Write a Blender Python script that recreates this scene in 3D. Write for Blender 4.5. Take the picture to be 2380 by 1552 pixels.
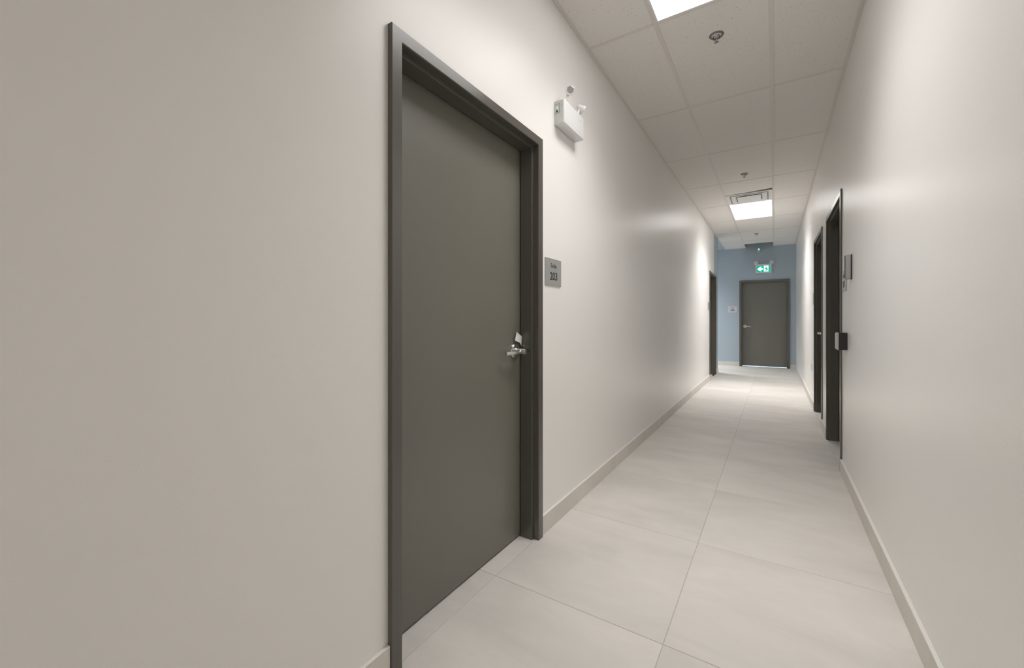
import bpy, bmesh, math, random
from mathutils import Vector, Matrix
random.seed(7)
S = bpy.context.scene
for o in list(bpy.data.objects): bpy.data.objects.remove(o, do_unlink=True)
COL = S.collection

# ------------------------------------------------------------------ camera, world, exposure
FPX, YAW, V0, CAM_H = 952.07, 0.5697, 744.16, 1.1742
cam_d = bpy.data.cameras.new('camera'); cam = bpy.data.objects.new('camera', cam_d); COL.objects.link(cam)
cam_d.sensor_fit = 'HORIZONTAL'; cam_d.sensor_width = 36.0
cam_d.lens = FPX / 2380 * 36.0
cam_d.shift_y = (V0 - 776.0) / 2380
cam_d.clip_start = 0.02
cam.location = (0, 0, CAM_H); cam.rotation_euler = (math.pi / 2, 0, YAW)
S.camera = cam
W = bpy.data.worlds.new('world'); S.world = W; W.use_nodes = True
W.node_tree.nodes['Background'].inputs[0].default_value = (0.5, 0.6, 0.8, 1)
W.node_tree.nodes['Background'].inputs[1].default_value = 0.0
S.view_settings.view_transform = 'Standard'; S.view_settings.look = 'None'
S.view_settings.gamma = 1.0; S.view_settings.use_curve_mapping = False
S.view_settings.exposure = 0.22
S.cycles.max_bounces = 8; S.cycles.diffuse_bounces = 7; S.cycles.glossy_bounces = 3; S.cycles.transmission_bounces = 0
PANEL = 3.0            # glow of the panel diffusers themselves
LAMP_W = [33.0, 13.0, 27.0, 42.0]          # light each panel throws down
LAMP_SPREAD = 114.0
PANEL_COL = (1.0, 0.978, 0.962, 1)

# ------------------------------------------------------------------ dimensions (metres)
XL, XR = -1.077, 0.440          # wall faces
YB, YE = -5.72, 12.0            # wall behind the camera, far wall
YC, YP = 10.30, 9.58            # corner of the side passage, start of the blue paint on the left wall
HC, HT = 3.012, 3.55            # ceiling grid, top of walls
XBR = -4.2                      # end of the side passage
TEE_L, TEE_R = -0.623, -0.0145
ROW0, ROW = 2.625, 1.191
TH = 0.14

# ------------------------------------------------------------------ materials
def new_mat(name):
    m = bpy.data.materials.new(name); m.use_nodes = True
    nt = m.node_tree; b = nt.nodes['Principled BSDF']
    return m, nt, b
def N(nt, t, **kw):
    n = nt.nodes.new(t)
    for k, v in kw.items(): setattr(n, k, v)
    return n
def simple(name, col, rough=0.5, metal=0.0, spec=0.5, bump=0.0, bscale=200.0, var=0.0, vscale=3.0):
    m, nt, b = new_mat(name)
    b.inputs['Base Color'].default_value = (*col, 1); b.inputs['Roughness'].default_value = rough
    b.inputs['Metallic'].default_value = metal; b.inputs['Specular IOR Level'].default_value = spec
    tc = N(nt, 'ShaderNodeTexCoord')
    if var > 0:
        n = N(nt, 'ShaderNodeTexNoise'); n.inputs['Scale'].default_value = vscale; n.inputs['Detail'].default_value = 4
        nt.links.new(tc.outputs['Object'], n.inputs['Vector'])
        r = N(nt, 'ShaderNodeMapRange'); r.inputs['From Min'].default_value = .25; r.inputs['From Max'].default_value = .75
        r.inputs['To Min'].default_value = 1 - var; r.inputs['To Max'].default_value = 1 + var
        nt.links.new(n.outputs['Fac'], r.inputs['Value'])
        mx = N(nt, 'ShaderNodeVectorMath', operation='SCALE'); mx.inputs[0].default_value = col
        nt.links.new(r.outputs['Result'], mx.inputs['Scale']); nt.links.new(mx.outputs['Vector'], b.inputs['Base Color'])
    if bump > 0:
        n2 = N(nt, 'ShaderNodeTexNoise'); n2.inputs['Scale'].default_value = bscale; n2.inputs['Detail'].default_value = 3
        nt.links.new(tc.outputs['Object'], n2.inputs['Vector'])
        bp = N(nt, 'ShaderNodeBump'); bp.inputs['Strength'].default_value = bump; bp.inputs['Distance'].default_value = .002
        nt.links.new(n2.outputs['Fac'], bp.inputs['Height']); nt.links.new(bp.outputs['Normal'], b.inputs['Normal'])
    return m
def emit(name, col, strength):
    m, nt, b = new_mat(name)
    b.inputs['Base Color'].default_value = (*[min(.8, c) for c in col[:3]], 1)
    b.inputs['Emission Color'].default_value = (*col[:3], 1); b.inputs['Emission Strength'].default_value = strength
    return m
M_WALL = simple('greige_wall_paint', (.840, .826, .803), .33, spec=.55, bump=.10, bscale=260, var=.012, vscale=1.3)
M_BLUE = simple('blue_grey_wall_paint', (.412, .482, .540), .5, spec=.4, bump=.10, bscale=260, var=.015, vscale=1.3)
M_FRAME = simple('dark_bronze_enamel', (.092, .085, .072), .22, spec=.8, bump=.03, bscale=500, var=.03)
M_SLAB = simple('dark_bronze_door_paint', (.158, .152, .127), .36, spec=.65, bump=.04, bscale=420, var=.03, vscale=2)
M_GRID = simple('ceiling_grid_enamel', (.67, .645, .61), .45, var=.01)
M_WHITE = simple('white_plastic', (.73, .73, .73), .35, var=.01)
M_WMETAL = simple('white_painted_steel', (.78, .78, .77), .4, var=.01)
M_GREYPL = simple('pale_grey_cover', (.58, .60, .57), .4, var=.01)
M_STEEL = simple('brushed_steel', (.62, .61, .59), .28, metal=1.0, bump=.04, bscale=600)
M_PLAQ = simple('brushed_grey_plaque', (.42, .415, .41), .38, metal=.35, var=.02, vscale=8)
M_PLAQW = simple('pale_silver_plaque', (.62, .63, .66), .38, metal=.15, var=.02, vscale=8)
M_INK = simple('dark_lettering', (.018, .016, .016), .5, var=.01)
M_BLACK = simple('black_plastic', (.010, .010, .011), .4, var=.01)
M_READER = simple('reader_grey', (.36, .35, .345), .45, var=.01)
M_DARK = simple('dark_void', (.02, .018, .016), .8, var=.01)
M_CAP = simple('white_caulk_edge', (.74, .73, .70), .4, var=.01)
M_GROUT = simple('grey_grout', (.47, .445, .41), .8, var=.03, vscale=20)
M_CHROME = simple('sprinkler_metal', (.20, .19, .18), .32, metal=.9, var=.05, vscale=40)
M_BULB = simple('lamp_reflector_grey', (.42, .42, .42), .25, metal=.4, var=.06, vscale=60)
M_PAPER = simple('white_paper', (.78, .77, .76), .7, var=.01)
M_PANEL = emit('led_panel_glow', PANEL_COL, PANEL)
M_PANEL_B = emit('led_panel_glow_side', PANEL_COL, PANEL)
M_LED = emit('green_indicator_glow', (.20, 1.0, .50), 1.3)
M_SIGN_G = emit('exit_sign_green', (.0, .31, .20), .95)
M_SIGN_W = emit('exit_sign_white', (.78, .95, .95), .85)

def tile_mat(name, col, sx, sy, amp, rough, objvar):
    m, nt, b = new_mat(name)
    tc = N(nt, 'ShaderNodeTexCoord'); oi = N(nt, 'ShaderNodeObjectInfo')
    mul = N(nt, 'ShaderNodeMath', operation='MULTIPLY'); mul.inputs[1].default_value = 37.0
    nt.links.new(oi.outputs['Random'], mul.inputs[0])
    add = N(nt, 'ShaderNodeVectorMath', operation='ADD')
    nt.links.new(tc.outputs['Object'], add.inputs[0]); nt.links.new(mul.outputs[0], add.inputs[1])
    mp = N(nt, 'ShaderNodeMapping'); mp.inputs['Scale'].default_value = (sx, sy, 1)
    nt.links.new(add.outputs[0], mp.inputs['Vector'])
    n = N(nt, 'ShaderNodeTexNoise'); n.inputs['Scale'].default_value = 1.6; n.inputs['Detail'].default_value = 7
    n.inputs['Roughness'].default_value = .62; n.inputs['Distortion'].default_value = .4
    nt.links.new(mp.outputs[0], n.inputs['Vector'])
    r = N(nt, 'ShaderNodeMapRange'); r.inputs['From Min'].default_value = .3; r.inputs['From Max'].default_value = .7
    r.inputs['To Min'].default_value = 1 - amp; r.inputs['To Max'].default_value = 1 + amp
    nt.links.new(n.outputs['Fac'], r.inputs['Value'])
    r2 = N(nt, 'ShaderNodeMapRange'); r2.inputs['To Min'].default_value = 1 - objvar; r2.inputs['To Max'].default_value = 1 + objvar
    nt.links.new(oi.outputs['Random'], r2.inputs['Value'])
    mm = N(nt, 'ShaderNodeMath', operation='MULTIPLY'); nt.links.new(r.outputs[0], mm.inputs[0]); nt.links.new(r2.outputs[0], mm.inputs[1])
    sc = N(nt, 'ShaderNodeVectorMath', operation='SCALE'); sc.inputs[0].default_value = col
    nt.links.new(mm.outputs[0], sc.inputs['Scale']); nt.links.new(sc.outputs['Vector'], b.inputs['Base Color'])
    b.inputs['Roughness'].default_value = rough; b.inputs['Specular IOR Level'].default_value = .4
    return m
M_TILE = tile_mat('porcelain_floor_tile', (.655, .630, .595), .8, 1.9, .105, .5, .035)
M_BASE = tile_mat('porcelain_base_tile', (.66, .635, .585), 2.2, 2.2, .06, .5, .03)

def ceil_mat():
    m, nt, b = new_mat('mineral_fibre_ceiling_tile')
    tc = N(nt, 'ShaderNodeTexCoord'); oi = N(nt, 'ShaderNodeObjectInfo')
    mul = N(nt, 'ShaderNodeMath', operation='MULTIPLY'); mul.inputs[1].default_value = 19.0
    nt.links.new(oi.outputs['Random'], mul.inputs[0])
    add = N(nt, 'ShaderNodeVectorMath', operation='ADD')
    nt.links.new(tc.outputs['Object'], add.inputs[0]); nt.links.new(mul.outputs[0], add.inputs[1])
    warp = N(nt, 'ShaderNodeTexNoise'); warp.inputs['Scale'].default_value = 60
    nt.links.new(add.outputs[0], warp.inputs['Vector'])
    wm = N(nt, 'ShaderNodeVectorMath', operation='SCALE'); wm.inputs['Scale'].default_value = .012
    nt.links.new(warp.outputs['Color'], wm.inputs[0])
    a2 = N(nt, 'ShaderNodeVectorMath', operation='ADD'); nt.links.new(add.outputs[0], a2.inputs[0]); nt.links.new(wm.outputs[0], a2.inputs[1])
    v = N(nt, 'ShaderNodeTexVoronoi'); v.inputs['Scale'].default_value = 62; nt.links.new(a2.outputs[0], v.inputs['Vector'])
    # pits: only some cells, small radius
    lt = N(nt, 'ShaderNodeMapRange'); lt.inputs['From Min'].default_value = .10; lt.inputs['From Max'].default_value = .22
    lt.inputs['To Min'].default_value = 1; lt.inputs['To Max'].default_value = 0
    nt.links.new(v.outputs['Distance'], lt.inputs['Value'])
    sep = N(nt, 'ShaderNodeSeparateColor'); nt.links.new(v.outputs['Color'], sep.inputs[0])
    gt = N(nt, 'ShaderNodeMath', operation='GREATER_THAN'); gt.inputs[1].default_value = .55; nt.links.new(sep.outputs[0], gt.inputs[0])
    pit = N(nt, 'ShaderNodeMath', operation='MULTIPLY'); nt.links.new(lt.outputs[0], pit.inputs[0]); nt.links.new(gt.outputs[0], pit.inputs[1])
    mix = N(nt, 'ShaderNodeMix', data_type='RGBA')
    mix.inputs['A'].default_value = (.76, .74, .715, 1); mix.inputs['B'].default_value = (.46, .435, .41, 1)
    nt.links.new(pit.outputs[0], mix.inputs['Factor']); nt.links.new(mix.outputs['Result'], b.inputs['Base Color'])
    fine = N(nt, 'ShaderNodeTexNoise'); fine.inputs['Scale'].default_value = 320; nt.links.new(add.outputs[0], fine.inputs['Vector'])
    sub = N(nt, 'ShaderNodeMath', operation='SUBTRACT'); nt.links.new(fine.outputs['Fac'], sub.inputs[0]); nt.links.new(pit.outputs[0], sub.inputs[1])
    bp = N(nt, 'ShaderNodeBump'); bp.inputs['Strength'].default_value = .25; bp.inputs['Distance'].default_value = .002
    nt.links.new(sub.outputs[0], bp.inputs['Height']); nt.links.new(bp.outputs['Normal'], b.inputs['Normal'])
    b.inputs['Roughness'].default_value = .9; b.inputs['Specular IOR Level'].default_value = .2
    return m
M_CTILE = ceil_mat()

# ------------------------------------------------------------------ mesh helpers
def box(bm, x0, x1, y0, y1, z0, z1, bev=0.0, seg=1, mi=0):
    vs = [bm.verts.new(p) for p in ((x0,y0,z0),(x1,y0,z0),(x1,y1,z0),(x0,y1,z0),(x0,y0,z1),(x1,y0,z1),(x1,y1,z1),(x0,y1,z1))]
    fs = [bm.faces.new([vs[i] for i in q]) for q in ((3,2,1,0),(4,5,6,7),(0,1,5,4),(1,2,6,5),(2,3,7,6),(3,0,4,7))]
    for f in fs: f.material_index = mi
    if bev > 0:
        es = list({e for f in fs for e in f.edges})
        r = bmesh.ops.bevel(bm, geom=es, offset=bev, segments=seg, profile=.5, affect='EDGES', clamp_overlap=True)
        for f in r['faces']: f.material_index = mi
    return bm
def B(*a, **k): return box(bmesh.new(), *a, **k)
def lathe(bm, prof, axis=Vector((0,0,1)), at=Vector((0,0,0)), n=28):
    """prof: list of (radius, distance along axis)"""
    axis = Vector(axis).normalized(); at = Vector(at)
    u = axis.orthogonal().normalized(); w = axis.cross(u)
    rings = []
    for r, h in prof:
        if r < 1e-6: rings.append([bm.verts.new(at + axis*h)])
        else: rings.append([bm.verts.new(at + axis*h + (u*math.cos(2*math.pi*k/n) + w*math.sin(2*math.pi*k/n))*r) for k in range(n)])
    for a, b in zip(rings, rings[1:]):
        for k in range(n):
            k2 = (k+1) % n
            if len(a) == 1 and len(b) == 1: continue
            if len(a) == 1: bm.faces.new((a[0], b[k2], b[k]))
            elif len(b) == 1: bm.faces.new((a[k], a[k2], b[0]))
            else: bm.faces.new((a[k], a[k2], b[k2], b[k]))
    return bm
def prism(bm, pts, y0, y1):
    """polygon pts (x,z) extruded between y0 and y1"""
    a = [bm.verts.new((x, y0, z)) for x, z in pts]; b = [bm.verts.new((x, y1, z)) for x, z in pts]
    bm.faces.new(a); bm.faces.new(b[::-1])
    for i in range(len(pts)):
        j = (i+1) % len(pts); bm.faces.new((a[j], a[i], b[i], b[j]))
    return bm
def mk(name, bm, mat, parent=None, loc=None, smooth=False, recenter=False):
    bmesh.ops.recalc_face_normals(bm, faces=bm.faces)
    c = None
    if recenter:
        lo = Vector([min(v.co[i] for v in bm.verts) for i in range(3)]); hi = Vector([max(v.co[i] for v in bm.verts) for i in range(3)])
        c = (lo+hi)/2; c.z = lo.z
        for v in bm.verts: v.co -= c
    me = bpy.data.meshes.new(name); bm.to_mesh(me); bm.free()
    for m in (mat if isinstance(mat, (list, tuple)) else [mat]): me.materials.append(m)
    if smooth:
        for p in me.polygons: p.use_smooth = True
        try: me.set_sharp_from_angle(angle=math.radians(38))
        except Exception: pass
    o = bpy.data.objects.new(name, me); COL.objects.link(o)
    if parent: o.parent = parent
    if c is not None: o.location = c
    if loc: o.location = loc
    return o
def empty(name, loc=(0,0,0), rz=0.0):
    o = bpy.data.objects.new(name, None); COL.objects.link(o); o.location = loc; o.rotation_euler = (0,0,rz)
    o.empty_display_size = .1
    return o
def tag(o, label, cat, group=None, kind=None):
    o['label'] = label; o['category'] = cat
    if group: o['group'] = group
    if kind: o['kind'] = kind
    return o
def struct(o, label, cat): return tag(o, label, cat, kind='structure')
RZ = {'left': math.pi/2, 'right': -math.pi/2, 'far': 0.0}
def on_wall(name, side, a, z=0.0):
    """empty on a wall face; local x runs to the right seen from the corridor, local y into the wall.
       a: coordinate along the wall of local x = 0"""
    loc = {'left': (XL, a, z), 'right': (XR, a, z), 'far': (a, YE, z)}[side]
    return empty(name, loc, RZ[side])

# ------------------------------------------------------------------ floor
FX = [-4.24, -3.46, -2.68, -1.900, -1.120, -0.340, XR]
FY0, FP = 1.545, 0.806
rows = [FY0 + FP*k for k in range(-9, 14)]
floor = mk('floor', B(XBR-.1, XR+.35, YB-.1, YE+.35, -.12, -.0016), M_GROUT)
struct(floor, 'pale beige porcelain tile floor running the length of the corridor', 'floor')
G = .0012
tile_cache = {}
def floor_tile(x0, x1, y0, y1):
    key = (round(x1-x0, 4), round(y1-y0, 4))
    if key not in tile_cache:
        hx, hy = (x1-x0)/2 - G, (y1-y0)/2 - G
        bm = B(-hx, hx, -hy, hy, -.010, 0, bev=.0009)
        bmesh.ops.recalc_face_normals(bm, faces=bm.faces)
        me = bpy.data.meshes.new('floor_tile'); bm.to_mesh(me); bm.free(); me.materials.append(M_TILE); tile_cache[key] = me
    o = bpy.data.objects.new('floor_tile', tile_cache[key]); COL.objects.link(o); o.parent = floor
    o.location = ((x0+x1)/2, (y0+y1)/2, 0)
# ------------------------------------------------------------------ doors: positions along the walls
# side, start (smaller corridor coordinate / x), width, frame top
D1 = dict(side='left', y0=.920, y1=1.962, top=2.155)
D2 = dict(side='left', y0=8.86, y1=9.93, top=2.150)
D3 = dict(side='right', y0=4.03, y1=5.105, top=2.190)
D4 = dict(side='right', y0=5.545, y1=6.59, top=2.190)
D5 = dict(side='far', y0=-.756, y1=.320, top=2.184)
FW = .046

for r0, r1 in zip(rows, rows[1:]):
    a, b = max(r0, YB), min(r1, YE)
    if b - a < .02: continue
    floor_tile(-.340, XR, a, b)
    if a < YC: floor_tile(XL-.003, -.340, a, min(b, YC)) if b <= YC else floor_tile(-1.120, -.340, a, b)
    else: floor_tile(-1.120, -.340, a, b)
    if b > YC + .05:
        for c0, c1 in zip(FX, FX[1:]):
            if c1 <= -1.1: floor_tile(max(c0, XBR), c1, max(a, YC), b)
# tile strips in the door openings
def strip(x0, x1, ya, yb):
    cuts = [ya] + [r for r in rows if ya + .01 < r < yb - .01] + [yb]
    for p, q in zip(cuts, cuts[1:]): floor_tile(x0, x1, p, q)
for d in (D1, D2): strip(XL-.20, XL-.003, d['y0']+.05, d['y1']-.05)
for d in (D3, D4): strip(XR, XR+.20, d['y0']+.05, d['y1']-.05)
floor_tile(D5['y0']+.05, D5['y1']-.05, YE, YE+.30)

# ------------------------------------------------------------------ walls
CUT = .016
def wall_run(bm, side, y0, y1, doors, mats=None):
    """boxes of a wall parallel to the corridor, with door openings; mats(y) -> material slot"""
    x0, x1 = (XL-TH, XL) if side == 'left' else (XR, XR+TH)
    mi = mats or (lambda y: 0)
    cuts = sorted({y0, y1, *([YP] if mats and y0 < YP < y1 else []), *[d['y0']+CUT for d in doors], *[d['y1']-CUT for d in doors]})
    for a, b in zip(cuts, cuts[1:]):
        z0 = 0
        for d in doors:
            if d['y0'] < (a+b)/2 < d['y1']: z0 = d['top'] - CUT
        box(bm, x0, x1, a, b, z0, HT, mi=mi((a+b)/2))
    return bm
wl = mk('wall_left', wall_run(bmesh.new(), 'left', YB, YC, [D1, D2], lambda y: 0 if y < YP else 1), [M_WALL, M_BLUE])
struct(wl, 'long greige painted wall on the left, turning blue at its far end', 'wall')
wr = mk('wall_right', wall_run(bmesh.new(), 'right', YB, YE+TH, [D3, D4]), M_WALL)
struct(wr, 'long greige painted wall on the right side of the corridor', 'wall')
bm = bmesh.new()
box(bm, XBR, D5['y0']+CUT, YE, YE+TH, 0, HT); box(bm, D5['y1']-CUT, XR, YE, YE+TH, 0, HT)
box(bm, D5['y0']+CUT, D5['y1']-CUT, YE, YE+TH, D5['top']-CUT, HT)
struct(mk('wall_far', bm, M_BLUE), 'blue grey painted wall at the far end of the corridor', 'wall')
struct(mk('wall_behind', B(XL, XR, YB-TH, YB, 0, HT), M_WALL), 'greige wall closing the corridor behind the viewer', 'wall')
struct(mk('wall_passage', B(XBR, XL-TH, YC-TH, YC, 0, HT), M_BLUE), 'blue grey near wall of the side passage at the far left', 'wall')
struct(mk('wall_passage_end', B(XBR-TH, XBR, YC-TH, YE+TH, 0, HT), M_WALL), 'greige end wall of the side passage at the far left', 'wall')

# ------------------------------------------------------------------ ceiling
ceil = empty('ceiling', (0, 0, HC)); struct(ceil, 'suspended ceiling of pitted mineral tiles in an exposed grid', 'ceiling')
def cobj(name, bm, mat, **k):      # mesh given in world space
    for v in bm.verts: v.co.z -= HC
    return mk(name, bm, mat, parent=ceil, **k)
cobj('deck', B(XL-TH, XR+TH, YB-TH, YE+TH, HT, HT+.06), M_DARK)
row_y = [ROW0 + ROW*k for k in range(-7, 8)]          # cross tee lines
row_y = [y for y in row_y if y > YB + .1]
bounds = [YB] + row_y + [YE]
LIGHT_ROWS = {}
tee_cols = [(XL, TEE_L), (TEE_L, TEE_R), (TEE_R, XR)]
FL, FT = .012, .0018                                   # half flange, flange thickness
for x in (TEE_L, TEE_R):
    bm = B(x-FL, x+FL, YB, YE, HC, HC+FT, bev=.0005); box(bm, x-.0008, x+.0008, YB, YE, HC+FT, HC+.038)
    cobj('main_tee', bm, M_GRID)
for side, (a, b) in (('l', (XL+.0006, XL+.022)), ('r', (XR-.022, XR-.0006))):
    bm = B(a, b, YB, YE, HC, HC+.001)
    xx = a if side == 'l' else b-.001
    box(bm, xx, xx+.001, YB, YE, HC+.001, HC+.022); cobj('wall_angle', bm, M_GRID)
bm = B(TEE_R+FL, XR-.022, YE-.022, YE, HC, HC+.001); cobj('wall_angle', bm, M_GRID)
bm = B(XL+.022, TEE_L-FL, YE-.022, YE, HC, HC+.001); cobj('wall_angle', bm, M_GRID)
GAP_END = 11.40          # the last tile of the middle column stops short of the far wall
for y in row_y:
    for i, (a, b) in enumerate(tee_cols):
        a2 = a + (FL if i > 0 else .022); b2 = b - (FL if i < 2 else .022)
        cobj('cross_tee', B(a2, b2, y-FL, y+FL, HC+.0003, HC+.0003+FT, bev=.0005), M_GRID)
ctile_cache = {}
def ctile(x0, x1, y0, y1):
    g = .003; key = (round(x1-x0,3), round(y1-y0,3))
    if key not in ctile_cache:
        hx, hy = (x1-x0)/2-g, (y1-y0)/2-g
        bm = B(-hx, hx, -hy, hy, 0, .015, bev=.001); bmesh.ops.recalc_face_normals(bm, faces=bm.faces)
        me = bpy.data.meshes.new('ceiling_tile'); bm.to_mesh(me); bm.free(); me.materials.append(M_CTILE); ctile_cache[key] = me
    o = bpy.data.objects.new('ceiling_tile', ctile_cache[key]); COL.objects.link(o); o.parent = ceil
    o.location = ((x0+x1)/2, (y0+y1)/2, FT+.0006)
Y_DIFF = ROW0 + 3*ROW                                  # row with the air diffuser
light_starts = [ROW0 + ROW*k for k in (-6, -1, 4)]
for a, b in zip(bounds, bounds[1:]):
    ctile(XL, TEE_L, a, b); ctile(TEE_R, XR, a, b)
    if any(abs(a-s) < .01 for s in light_starts): continue
    if abs(a-Y_DIFF) < .01: continue
    ctile(TEE_L, TEE_R, a, min(b, GAP_END))
# short crooked tile before the diffuser
x0, x1 = TEE_L+.003, TEE_R-.003
prof = [(x0, Y_DIFF+.003), (x1, Y_DIFF+.003), (x1, 6.742), (x0, 6.815)]
bm = bmesh.new()
lo = [bm.verts.new((x, y, HC+FT+.0006)) for x, y in prof]; hi = [bm.verts.new((x, y, HC+FT+.0156)) for x, y in prof]
bm.faces.new(lo[::-1]); bm.faces.new(hi)
for i in range(4): bm.faces.new((lo[i], lo[(i+1)%4], hi[(i+1)%4], hi[i]))
cobj('ceiling_tile', bm, M_CTILE)
# drywall ceiling of the side passage
mk_c = mk('ceiling_passage', B(XBR, XL, YC, YE, HC, HC+.05), M_BLUE)
struct(mk_c, 'flat blue painted ceiling over the side passage at far left', 'ceiling')

# ------------------------------------------------------------------ ceiling LED panels
def ceiling_light(x0, x1, y0, y1, z, label, mat=M_PANEL, watt=None):
    t = empty('ceiling_light', ((x0+x1)/2, (y0+y1)/2, z)); tag(t, label, 'ceiling light', 'recessed panel lights')
    hx, hy = (x1-x0)/2 - .004, (y1-y0)/2 - .004; f = .016
    bm = bmesh.new()
    for q in ((-hx, hx, -hy, -hy+f), (-hx, hx, hy-f, hy), (-hx, -hx+f, -hy+f, hy-f), (hx-f, hx, -hy+f, hy-f)):
        box(bm, *q, .0021, .022)
    mk('frame', bm, M_WMETAL, t)
    mk('diffuser', B(-hx+f, hx-f, -hy+f, hy-f, .006, .012), mat, t)
    ld = bpy.data.lights.new('panel_lamp', 'AREA'); ld.shape = 'RECTANGLE'; ld.size = 2*(hx-f); ld.size_y = 2*(hy-f)
    ld.energy = watt; ld.spread = math.radians(LAMP_SPREAD); ld.color = PANEL_COL[:3]
    lo = bpy.data.objects.new('panel_lamp', ld); COL.objects.link(lo); lo.parent = t; lo.location = (0, 0, .0045)
    mk('housing', B(-hx+.03, hx-.03, -hy+.03, hy-.03, .023, .07, bev=.006), M_WMETAL, t)
    return t
LL = ['glowing panel light in the ceiling behind the viewer', 'large glowing panel light at the top edge, nearest the door marked 203',
      'glowing panel light far down the corridor, just past the air diffuser']
for s, l, w in zip(light_starts, LL, LAMP_W): ceiling_light(TEE_L, TEE_R, s, s+ROW, HC, l, watt=w)
ceiling_light(-3.2, -2.0, 10.85, 11.46, HC-.026, 'glowing panel light on the side passage ceiling around the far corner', M_PANEL_B, LAMP_W[3])

# ------------------------------------------------------------------ air diffuser
t = empty('air_diffuser', ((TEE_L+TEE_R)/2, 7.105, HC)); tag(t, 'white square stepped air diffuser beside the far panel light', 'air vent')
hx, hy = .296, .276
def ring(bm, a, b, za, zb, c=None, d=None):
    """square frustum ring between half sizes a (height za) and b (height zb)"""
    p = [(-1,-1),(1,-1),(1,1),(-1,1)]
    A = [bm.verts.new((sx*a, sy*a*.93, za)) for sx, sy in p]; Bv = [bm.verts.new((sx*b, sy*b*.93, zb)) for sx, sy in p]
    for i in range(4): bm.faces.new((A[i], A[(i+1)%4], Bv[(i+1)%4], Bv[i]))
bm = bmesh.new()
ring(bm, .296, .247, .001, .001); ring(bm, .247, .243, .001, .022); ring(bm, .296, .296, .001, .018)
mk('face_panel', bm, M_WMETAL, t)
bm = bmesh.new(); ring(bm, .229, .168, -.006, .001); ring(bm, .229, .226, -.006, .003); ring(bm, .226, .168, .003, .006); mk('cone', bm, M_WMETAL, t)
bm = bmesh.new(); box(bm, -.152, .152, -.142, .142, -.010, -.004, bev=.0025, seg=2); mk('centre_plate', bm, M_WMETAL, t)
for px in (-.05, .02): mk('clip', B(px, px+.018, -.1475, -.1425, -.008, -.003), M_DARK, t)
mk('plenum_box', B(-.243, .243, -.226, .226, .023, .030), M_GREYPL, t)

# ------------------------------------------------------------------ sprinklers
def sprinkler(x, y, label):
    t = empty('fire_sprinkler', (x, y, HC)); tag(t, label, 'sprinkler', 'ceiling sprinklers')
    dn = Vector((0,0,-1)); o = Vector((0,0,.0024))
    mk('escutcheon', lathe(bmesh.new(), [(.043,0),(.043,.002),(.037,.006),(.031,.0055),(.029,.001)], dn, o), M_CHROME, t, smooth=True)
    mk('nozzle', lathe(bmesh.new(), [(.012,-.01),(.012,.006),(.008,.009),(.004,.012),(.0045,.034),(.003,.042),(0,.042)], dn, o, 14), M_STEEL, t, smooth=True)
    mk('cup', lathe(bmesh.new(), [(.0305,.002),(.0285,-.012),(.010,-.014)], dn, o), M_DARK, t, smooth=True)
    bm = bmesh.new()
    for s in (-1, 1):
        box(bm, s*.016-.002, s*.016+.002, -.003, .003, -.024, 0)
        box(bm, min(0, s*.016), max(0, s*.016), -.0025, .0025, -.027, -.023)
    mk('yoke', bm, M_CHROME, t)
    mk('deflector', lathe(bmesh.new(), [(0,.042),(.013,.043),(.014,.0445),(0,.0455)], dn, o, 18), M_CHROME, t, smooth=True)
sprinkler(-.315, 2.94, 'pendent fire sprinkler nearest the viewer, beside the large panel light')
sprinkler(-.318, 5.913, 'pendent fire sprinkler in front of the air diffuser')
sprinkler(-.321, 10.12, 'small distant fire sprinkler beyond the far panel light')

# ------------------------------------------------------------------ door sets
def frame_profile(pro):
    return [(0, 0), (0, -pro+.002), (.002, -pro), (FW-.003, -pro), (FW, -pro+.003), (FW, .014), (FW+.0145, .014), (FW+.016, .0155),
            (FW+.016, .084), (FW, .084), (FW, .137), (.019, .137), (.019, 0)]
def sweep(name, prof, pa, pb, parent):
    bm = bmesh.new()
    A = [bm.verts.new(pa(o, y)) for o, y in prof]; Bv = [bm.verts.new(pb(o, y)) for o, y in prof]
    for i in range(len(prof)):
        j = (i+1) % len(prof); bm.faces.new((A[i], A[j], Bv[j], Bv[i]))
    bm.faces.new(A[::-1]); bm.faces.new(Bv)
    return mk(name, bm, M_FRAME, parent)
def lever_set(slab, x, z, yf, direction, key=True):
    """round rose with a projecting hub and a lever; yf: slab face, pointing to -y"""
    out = Vector((0,-1,0)); c = Vector((x, yf, z))
    mk('rose', lathe(bmesh.new(), [(.0405,0),(.0405,.006),(.037,.011),(.029,.0125),(.017,.013)], out, c, 32), M_STEEL, slab, smooth=True)
    mk('hub', lathe(bmesh.new(), [(.017,.012),(.0155,.03),(.0145,.066),(.0125,.071),(0,.0715)], out, c, 24), M_STEEL, slab, smooth=True)
    if key: mk('keyhole', B(x-.0012, x+.0012, yf-.0735, yf-.071, z-.006, z+.005), M_INK, slab)
    bm = bmesh.new(); n = 9; prev = None
    for i in range(n):
        s = i/(n-1); px = x + direction*(.006 + .124*s)
        yy = yf - .044 + .010*max(0, s-.55)/.45*1.0 - .004*math.sin(s*math.pi); hh = .0105 - .0025*s; ty = .0085 - .003*s; zz = z - .001 - .003*s
        rg = [bm.verts.new((px, yy+ty*math.cos(k*math.pi/4+math.pi/8)*1.05, zz+hh*math.sin(k*math.pi/4+math.pi/8)*1.05)) for k in range(8)]
        if prev:
            for k in range(8): bm.faces.new((prev[k], prev[(k+1)%8], rg[(k+1)%8], rg[k]))
        else: bm.faces.new(rg)
        prev = rg
    bm.faces.new(prev[::-1])
    mk('lever', bm, M_STEEL, slab, smooth=True)
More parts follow.
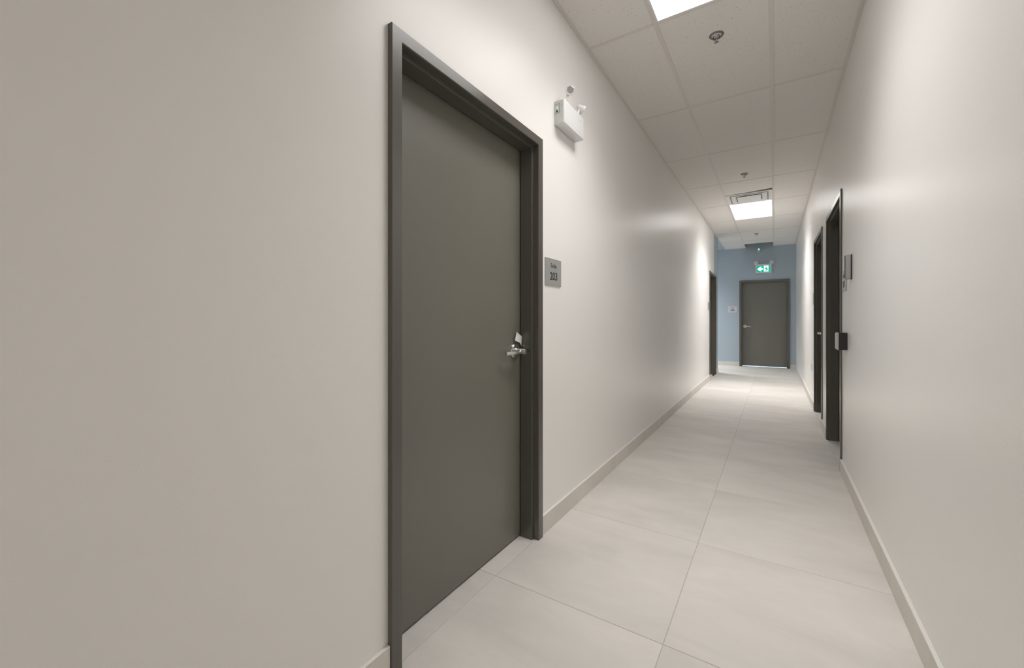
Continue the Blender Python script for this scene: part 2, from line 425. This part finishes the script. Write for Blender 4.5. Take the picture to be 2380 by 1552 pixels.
def doorset(name, d, label, handle, pro=.020, gap=.009):
    side = d['side']; Wd = d['y1']-d['y0']; Ht = d['top']
    start = d['y1'] if side == 'right' else d['y0']
    t = on_wall(name, side, start); struct(t, label, 'door')
    pr = frame_profile(pro)
    sweep('jamb', pr, lambda o, y: (o, y, 0), lambda o, y: (o, y, Ht-o), t)
    sweep('jamb', pr, lambda o, y: (Wd-o, y, 0), lambda o, y: (Wd-o, y, Ht-o), t)
    sweep('header', pr, lambda o, y: (o, y, Ht-o), lambda o, y: (Wd-o, y, Ht-o), t)
    yf = .0905
    slab = mk('door_slab', B(FW+.003, Wd-FW-.003, yf, yf+.044, gap, Ht-FW-.003, bev=.0015), M_SLAB, t)
    if handle: lever_set(slab, handle[0] if handle[0] > 0 else Wd+handle[0], handle[1], yf, handle[2])
    return t, slab
doorset('door_1', D1, 'large dark bronze door with lever handle beside the plaque marked 203', (1.845-D1['y0'], 1.010, -1))
doorset('door_2', D2, 'dark bronze door at the far left, in the wall where grey turns blue', (.115, 1.01, 1), pro=.013)
doorset('door_3', D3, 'dark bronze door on the right wall, nearest the viewer, behind the black push box', (-.115, 1.01, -1), pro=.011)
doorset('door_4', D4, 'second dark bronze door along the right wall, with a lever just showing', (.115, 1.01, 1), pro=.011)
doorset('door_5', D5, 'dark bronze door in the blue wall at the end of the corridor', (.118, 1.02, 1), gap=.016)

# daylit room behind the far door: only seen as the bright line under that door
bl = bpy.data.lights.new('daylight_behind_door', 'AREA'); bl.energy = 130; bl.size = 1.2; bl.color = (.50, .72, 1.0)
blo = bpy.data.objects.new('daylight_behind_door', bl); COL.objects.link(blo); blo.location = (-.2, YE+1.3, 1.6); blo.rotation_euler = (math.radians(-50), 0, 0)
struct(mk('floor_room_beyond', B(-1.4, 1.0, YE+.35, YE+2.4, -.02, 0), M_TILE), 'tiled floor of the room behind the far door', 'floor')

# ------------------------------------------------------------------ tile baseboards
BT, BH = .0135, .104
def baseboard(name, label, side, spans, joints):
    root = empty(name, {'left': (XL, 0, 0), 'right': (XR, 0, 0), 'far': (0, YE, 0)}[side]); struct(root, label, 'baseboard')
    for a, b in spans:
        cuts = [a] + [j for j in joints if a+.02 < j < b-.02] + [b]
        for p, q in zip(cuts, cuts[1:]):
            g = .0008
            if side == 'left': args = (0, BT, p+g, q-g)
            elif side == 'right': args = (-BT, 0, p+g, q-g)
            else: args = (p+g, q-g, -BT, 0)
            o = mk('base_tile', B(*args, 0, BH-.004, bev=.0008), M_BASE, root, recenter=True)
        if side == 'left': args = (0, BT+.0005, a, b)
        elif side == 'right': args = (-BT-.0005, 0, a, b)
        else: args = (a, b, -BT-.0005, 0)
        mk('cap_strip', B(*args, BH-.004, BH, bev=.0012), M_CAP, root)
    return root
bbL = [2.345 + 1.188*k for k in range(-7, 8)]
baseboard('baseboard_left', 'beige tile baseboard with white top edge along the left wall', 'left',
          [(YB, D1['y0']-.001), (D1['y1']+.001, D2['y0']-.001), (D2['y1']+.001, YC)], bbL)
bbR = [2.95 + 1.188*k for k in range(-8, 9)]
baseboard('baseboard_right', 'beige tile baseboard with white top edge along the right wall', 'right',
          [(YB, D3['y0']-.001), (D3['y1']+.001, D4['y0']-.001), (D4['y1']+.001, YE-.014)], bbR)
baseboard('baseboard_far', 'beige tile baseboard below the blue wall at the end', 'far',
          [(XBR, D5['y0']-.001), (D5['y1']+.001, XR-.014)], [-1.62, -2.81])
# return of the baseboard round the passage corner
rt = mk('baseboard_passage', B(XBR, XL+BT, YC, YC+BT, 0, BH, bev=.001), M_BASE)
struct(rt, 'beige tile baseboard round the corner of the side passage', 'baseboard')

# ------------------------------------------------------------------ lettering
def text_bm(body, height, width=None, bold=.0, depth=.0006):
    """mesh of a word in the x-z plane, centred, facing -y; cap height = height"""
    c = bpy.data.curves.new('t', 'FONT'); c.body = body; c.size = 1.0; c.offset = bold; c.extrude = 0.0
    c.resolution_u = 3
    o = bpy.data.objects.new('t', c); COL.objects.link(o)
    dg = bpy.context.evaluated_depsgraph_get(); me = bpy.data.meshes.new_from_object(o.evaluated_get(dg))
    bpy.data.objects.remove(o, do_unlink=True); bpy.data.curves.remove(c)
    bm = bmesh.new(); bm.from_mesh(me); bpy.data.meshes.remove(me)
    xs = [v.co.x for v in bm.verts]; ys = [v.co.y for v in bm.verts]
    mx, w = (min(xs)+max(xs))/2, max(xs)-min(xs); y0, h = min(ys), max(ys)-min(ys)
    sy = height/h; sx = (width/w) if width else sy
    for v in bm.verts: v.co = Vector(((v.co.x-mx)*sx, 0, (v.co.y-y0)*sy))
    bmesh.ops.remove_doubles(bm, verts=bm.verts, dist=1e-6)
    r = bmesh.ops.extrude_face_region(bm, geom=bm.faces[:])
    for v in [g for g in r['geom'] if isinstance(g, bmesh.types.BMVert)]: v.co.y -= depth
    return bm
def shift(bm, x, y, z):
    for v in bm.verts: v.co += Vector((x, y, z))
    return bm
def plaque(side, a, z, w, h, number, label, mat=M_PLAQ, wide=False):
    """a: coordinate of the left edge seen from the corridor"""
    t = on_wall('suite_plaque', side, a, z); tag(t, label, 'sign', 'suite plaques')
    mk('plate', B(0, w, -.006, -.0003, 0, h, bev=.0006), mat, t)
    cx = w*.5
    if number: mk('lettering', shift(text_bm('Suite', h*.165, w*(.36 if not wide else .34), .012), cx, -.0059, h*.665), M_INK, t)
    if number:
        mk('lettering', shift(text_bm(number, h*.30, w*.46, .020), cx, -.0059, h*.20), M_INK, t)
    return t
plaque('left', 2.018, 1.374, .199, .153, '203', 'grey metal plaque reading Suite 203 beside the nearest door')
plaque('far', -1.014, 1.378, .202, .158, '205', 'pale plaque reading Suite 205 on the blue wall', M_PLAQW)
plaque('left', 8.655, 1.378, .185, .150, None, 'small grey plaque on the left wall beside the far left door')
plaque('right', 3.985, 1.388, .200, .155, '207', 'grey plaque on the right wall beside the black push box')
plaque('right', 6.80, 1.384, .19, .155, None, 'grey plaque edge just past the second door on the right')

# ------------------------------------------------------------------ card tucked on the lever of door 203
t = on_wall('paper_card', 'left', 1.845, 1.0)
tag(t, 'small white paper card stuck above the lever of the nearest door', 'card')
pts = [(.002,.112), (.053,.088), (.049,.035), (.041,.046), (.031,.0545), (.018,.0585), (-.017,.067)]
mk('sheet', prism(bmesh.new(), pts, .076, .0766), M_PAPER, t)
mk('punch_hole', lathe(bmesh.new(), [(.0022,0),(.0022,.0004),(0,.0004)], (0,-1,0), (.012,.0759,.0995), 10), M_INK, t)

# ------------------------------------------------------------------ emergency light on the left wall
Y0E, WE, ZE, HE, DE = 2.140, .283, 2.308, .140, .064
t = on_wall('emergency_light', 'left', Y0E, ZE); tag(t, 'white twin head emergency light on the wall right of the nearest door', 'emergency light')
body = mk('housing', B(0, WE, -DE, -.0005, 0, HE, bev=.006, seg=3), M_WHITE, t, smooth=True)
# near end cover with test panel (end faces local -x)
ec = mk('end_cover', B(-.0016, .0002, -DE+.008, -.001, .003, HE-.004, bev=.0006), M_GREYPL, t)
bm = bmesh.new(); x0 = -.0022
for q in ((-.034, -.004, .064, .0652), (-.034, -.004, .1158, .117), (-.034, -.0328, .064, .117)):
    box(bm, x0, -.0014, *q)
mk('panel_outline', bm, M_DARK, ec)
mk('status_led', lathe(bmesh.new(), [(.0032,0),(.0026,.0012),(0,.0016)], (-1,0,0), (-.0015,-.018,.096), 12), M_LED, ec)
mk('test_button', B(-.0032, -.0015, -.022, -.012, .070, .082, bev=.0005), M_BLACK, ec)
for z in (.045, .105): mk('screw', lathe(bmesh.new(), [(.0022,0),(.0018,.0008),(0,.001)], (-1,0,0), (-.0015,-.046,z), 10), M_CHROME, ec)
mk('seam', B(WE*.70, WE*.86, -DE-.0006, -DE+.0002, HE*.70, HE*.712), M_GREYPL, t)
def lamp_head(t, at, aim, neck, ml=M_BULB, r=.0285):
    at = Vector(at); aim = Vector(aim).normalized(); neck = Vector(neck)
    hd = mk('lamp_head', lathe(bmesh.new(), [(0,-.040),(.009,-.039),(.016,-.030),(.019,-.014),(.024,-.004),(r,.004),(r,.011),(r-.002,.013),(r-.008,.0125),(0,.0118)], aim, at, 28), M_WHITE, t, smooth=True)
    mk('lens', lathe(bmesh.new(), [(r-.0052,.0120),(r-.009,.0135),(0,.0140)], aim, at, 6), ml, hd)
    d = (at - aim*.016) - neck
    mk('swivel', lathe(bmesh.new(), [(.013,-.004),(.0125,.006),(.008,.010),(.0075,d.length),(0,d.length)], d, neck, 16), M_WHITE, t, smooth=True)
lamp_head(t, (.060, -.072, .210), (-.80, -.50, -.22), (.045, -.040, HE-.001))
lamp_head(t, (.270, -.056, .193), (.62, -.52, -.42), (.232, -.036, HE-.001))

# ------------------------------------------------------------------ exit sign on the far wall
WX, HX, DX = .340, .226, .045
t = on_wall('exit_sign', 'far', -.399, 2.349); tag(t, 'green running man exit sign with arrow above the end door', 'exit sign')
bm = bmesh.new(); f = .026
for q in ((0, WX, 0, f), (0, WX, HX-f-.012, HX), (0, f, f, HX-f-.012), (WX-f, WX, f, HX-f-.012)):
    box(bm, q[0], q[1], -DX, -.0005, q[2], q[3])
mk('frame', bm, M_WHITE, t)
face = mk('face', B(f, WX-f, -DX+.006, -.004, f, HX-f-.012), M_SIGN_G, t)
yf = -DX+.006; fx0, fz0 = f, f; fw, fh = WX-2*f, HX-2*f-.012
def P2(pts): return [(fx0+u*fw, fz0+v*fh) for u, v in pts]
def deco(name, pts, mat, y, parent): return mk(name, prism(bmesh.new(), P2(pts), yf-y, yf-y+.0006), mat, parent)
deco('arrow', [(.05,.48),(.17,.72),(.30,.84),(.385,.84),(.27,.60),(.44,.60),(.47,.54),(.47,.42),(.44,.36),(.27,.36),(.385,.14),(.30,.14),(.17,.25)], M_SIGN_W, .0008, face)
deco('door_symbol', [(.53,.06),(.87,.06),(.87,.96),(.53,.96)], M_SIGN_W, .0008, face)
man = [[(.615,.60),(.66,.68),(.745,.68),(.80,.46),(.75,.32),(.69,.36)],            # torso
       [(.63,.62),(.68,.67),(.62,.50),(.56,.45),(.54,.50),(.59,.55)],             # leading arm
       [(.72,.68),(.745,.63),(.79,.70),(.83,.60),(.855,.62),(.80,.78)],           # trailing arm
       [(.69,.40),(.75,.36),(.70,.22),(.64,.08),(.60,.09),(.645,.24)],            # front leg
       [(.73,.40),(.80,.44),(.80,.34),(.92,.34),(.92,.27),(.755,.27)]]            # back leg
for p in man: deco('running_figure', p, M_SIGN_G, .0014, face)
deco('running_figure', [(.655+.035*math.cos(k*math.pi/5), .80+.065*math.sin(k*math.pi/5)) for k in range(10)], M_SIGN_G, .0014, face)
for x in (.010, .343):
    hd = mk('lamp_head', lathe(bmesh.new(), [(0,-.03),(.03,-.026),(.042,-.006),(.044,.006),(.040,.012),(.034,.008),(0,.010)], (0,-1,-.15), (x, -.045, .258), 24), M_WHITE, t, smooth=True)
    mk('lens', lathe(bmesh.new(), [(.026,.0090),(.02,.0125),(0,.013)], (0,-1,-.15), (x, -.045, .258), 8), M_GREYPL, hd)
    mk('swivel', lathe(bmesh.new(), [(.010,0),(.009,.03),(0,.03)], (0,0,1), (min(max(x, .02), WX-.02), -.024, HX-.002), 12), M_WHITE, t, smooth=True)

# small indicator box below the far ceiling
t = on_wall('indicator_box', 'far', -.369, 2.878); tag(t, 'small grey box with green light near the ceiling above the exit sign', 'indicator box')
mk('housing', B(0, .082, -.03, -.0005, 0, .118, bev=.004, seg=2), M_GREYPL, t)
mk('recess', B(.016, .066, -.0312, -.0295, .040, .104), M_BULB, t)
mk('status_light', B(.026, .056, -.0325, -.031, .052, .090, bev=.0006), M_LED, t)

# ------------------------------------------------------------------ card reader, push box, outlet on the right wall
t = on_wall('card_reader', 'right', 3.592, 1.452); tag(t, 'slim upright grey card reader on the right wall above the push box', 'card reader')
mk('back_plate', B(-.001, .046, -.005, -.0005, -.002, .168, bev=.004, seg=2), M_BLACK, t, smooth=True)
mk('shell', B(.001, .044, -.036, -.0045, .001, .165, bev=.006, seg=3), M_READER, t, smooth=True)
mk('front_window', B(.004, .041, -.0375, -.0355, .006, .160, bev=.001), M_BLACK, t)

t = on_wall('push_box', 'right', 3.895, .960); tag(t, 'square black push box with steel plate beside the nearest right door', 'door opener')
mk('box', B(0, .140, -.050, -.0005, 0, .124, bev=.002), M_BLACK, t)
mk('gasket', B(-.001, .141, -.053, -.050, -.001, .125, bev=.0008), M_GREYPL, t)
mk('push_plate', B(.004, .136, -.058, -.053, .004, .120, bev=.002), M_STEEL, t)

t = on_wall('outlet_cover', 'right', 7.10, .47); tag(t, 'small white outlet cover low on the far right wall', 'outlet')
pl = mk('cover_plate', B(0, .070, -.005, -.0005, 0, .115, bev=.002), M_WHITE, t)
for z in (.022, .062): mk('socket', B(.018, .052, -.007, -.0048, z, z+.030, bev=.002), M_GREYPL, pl)
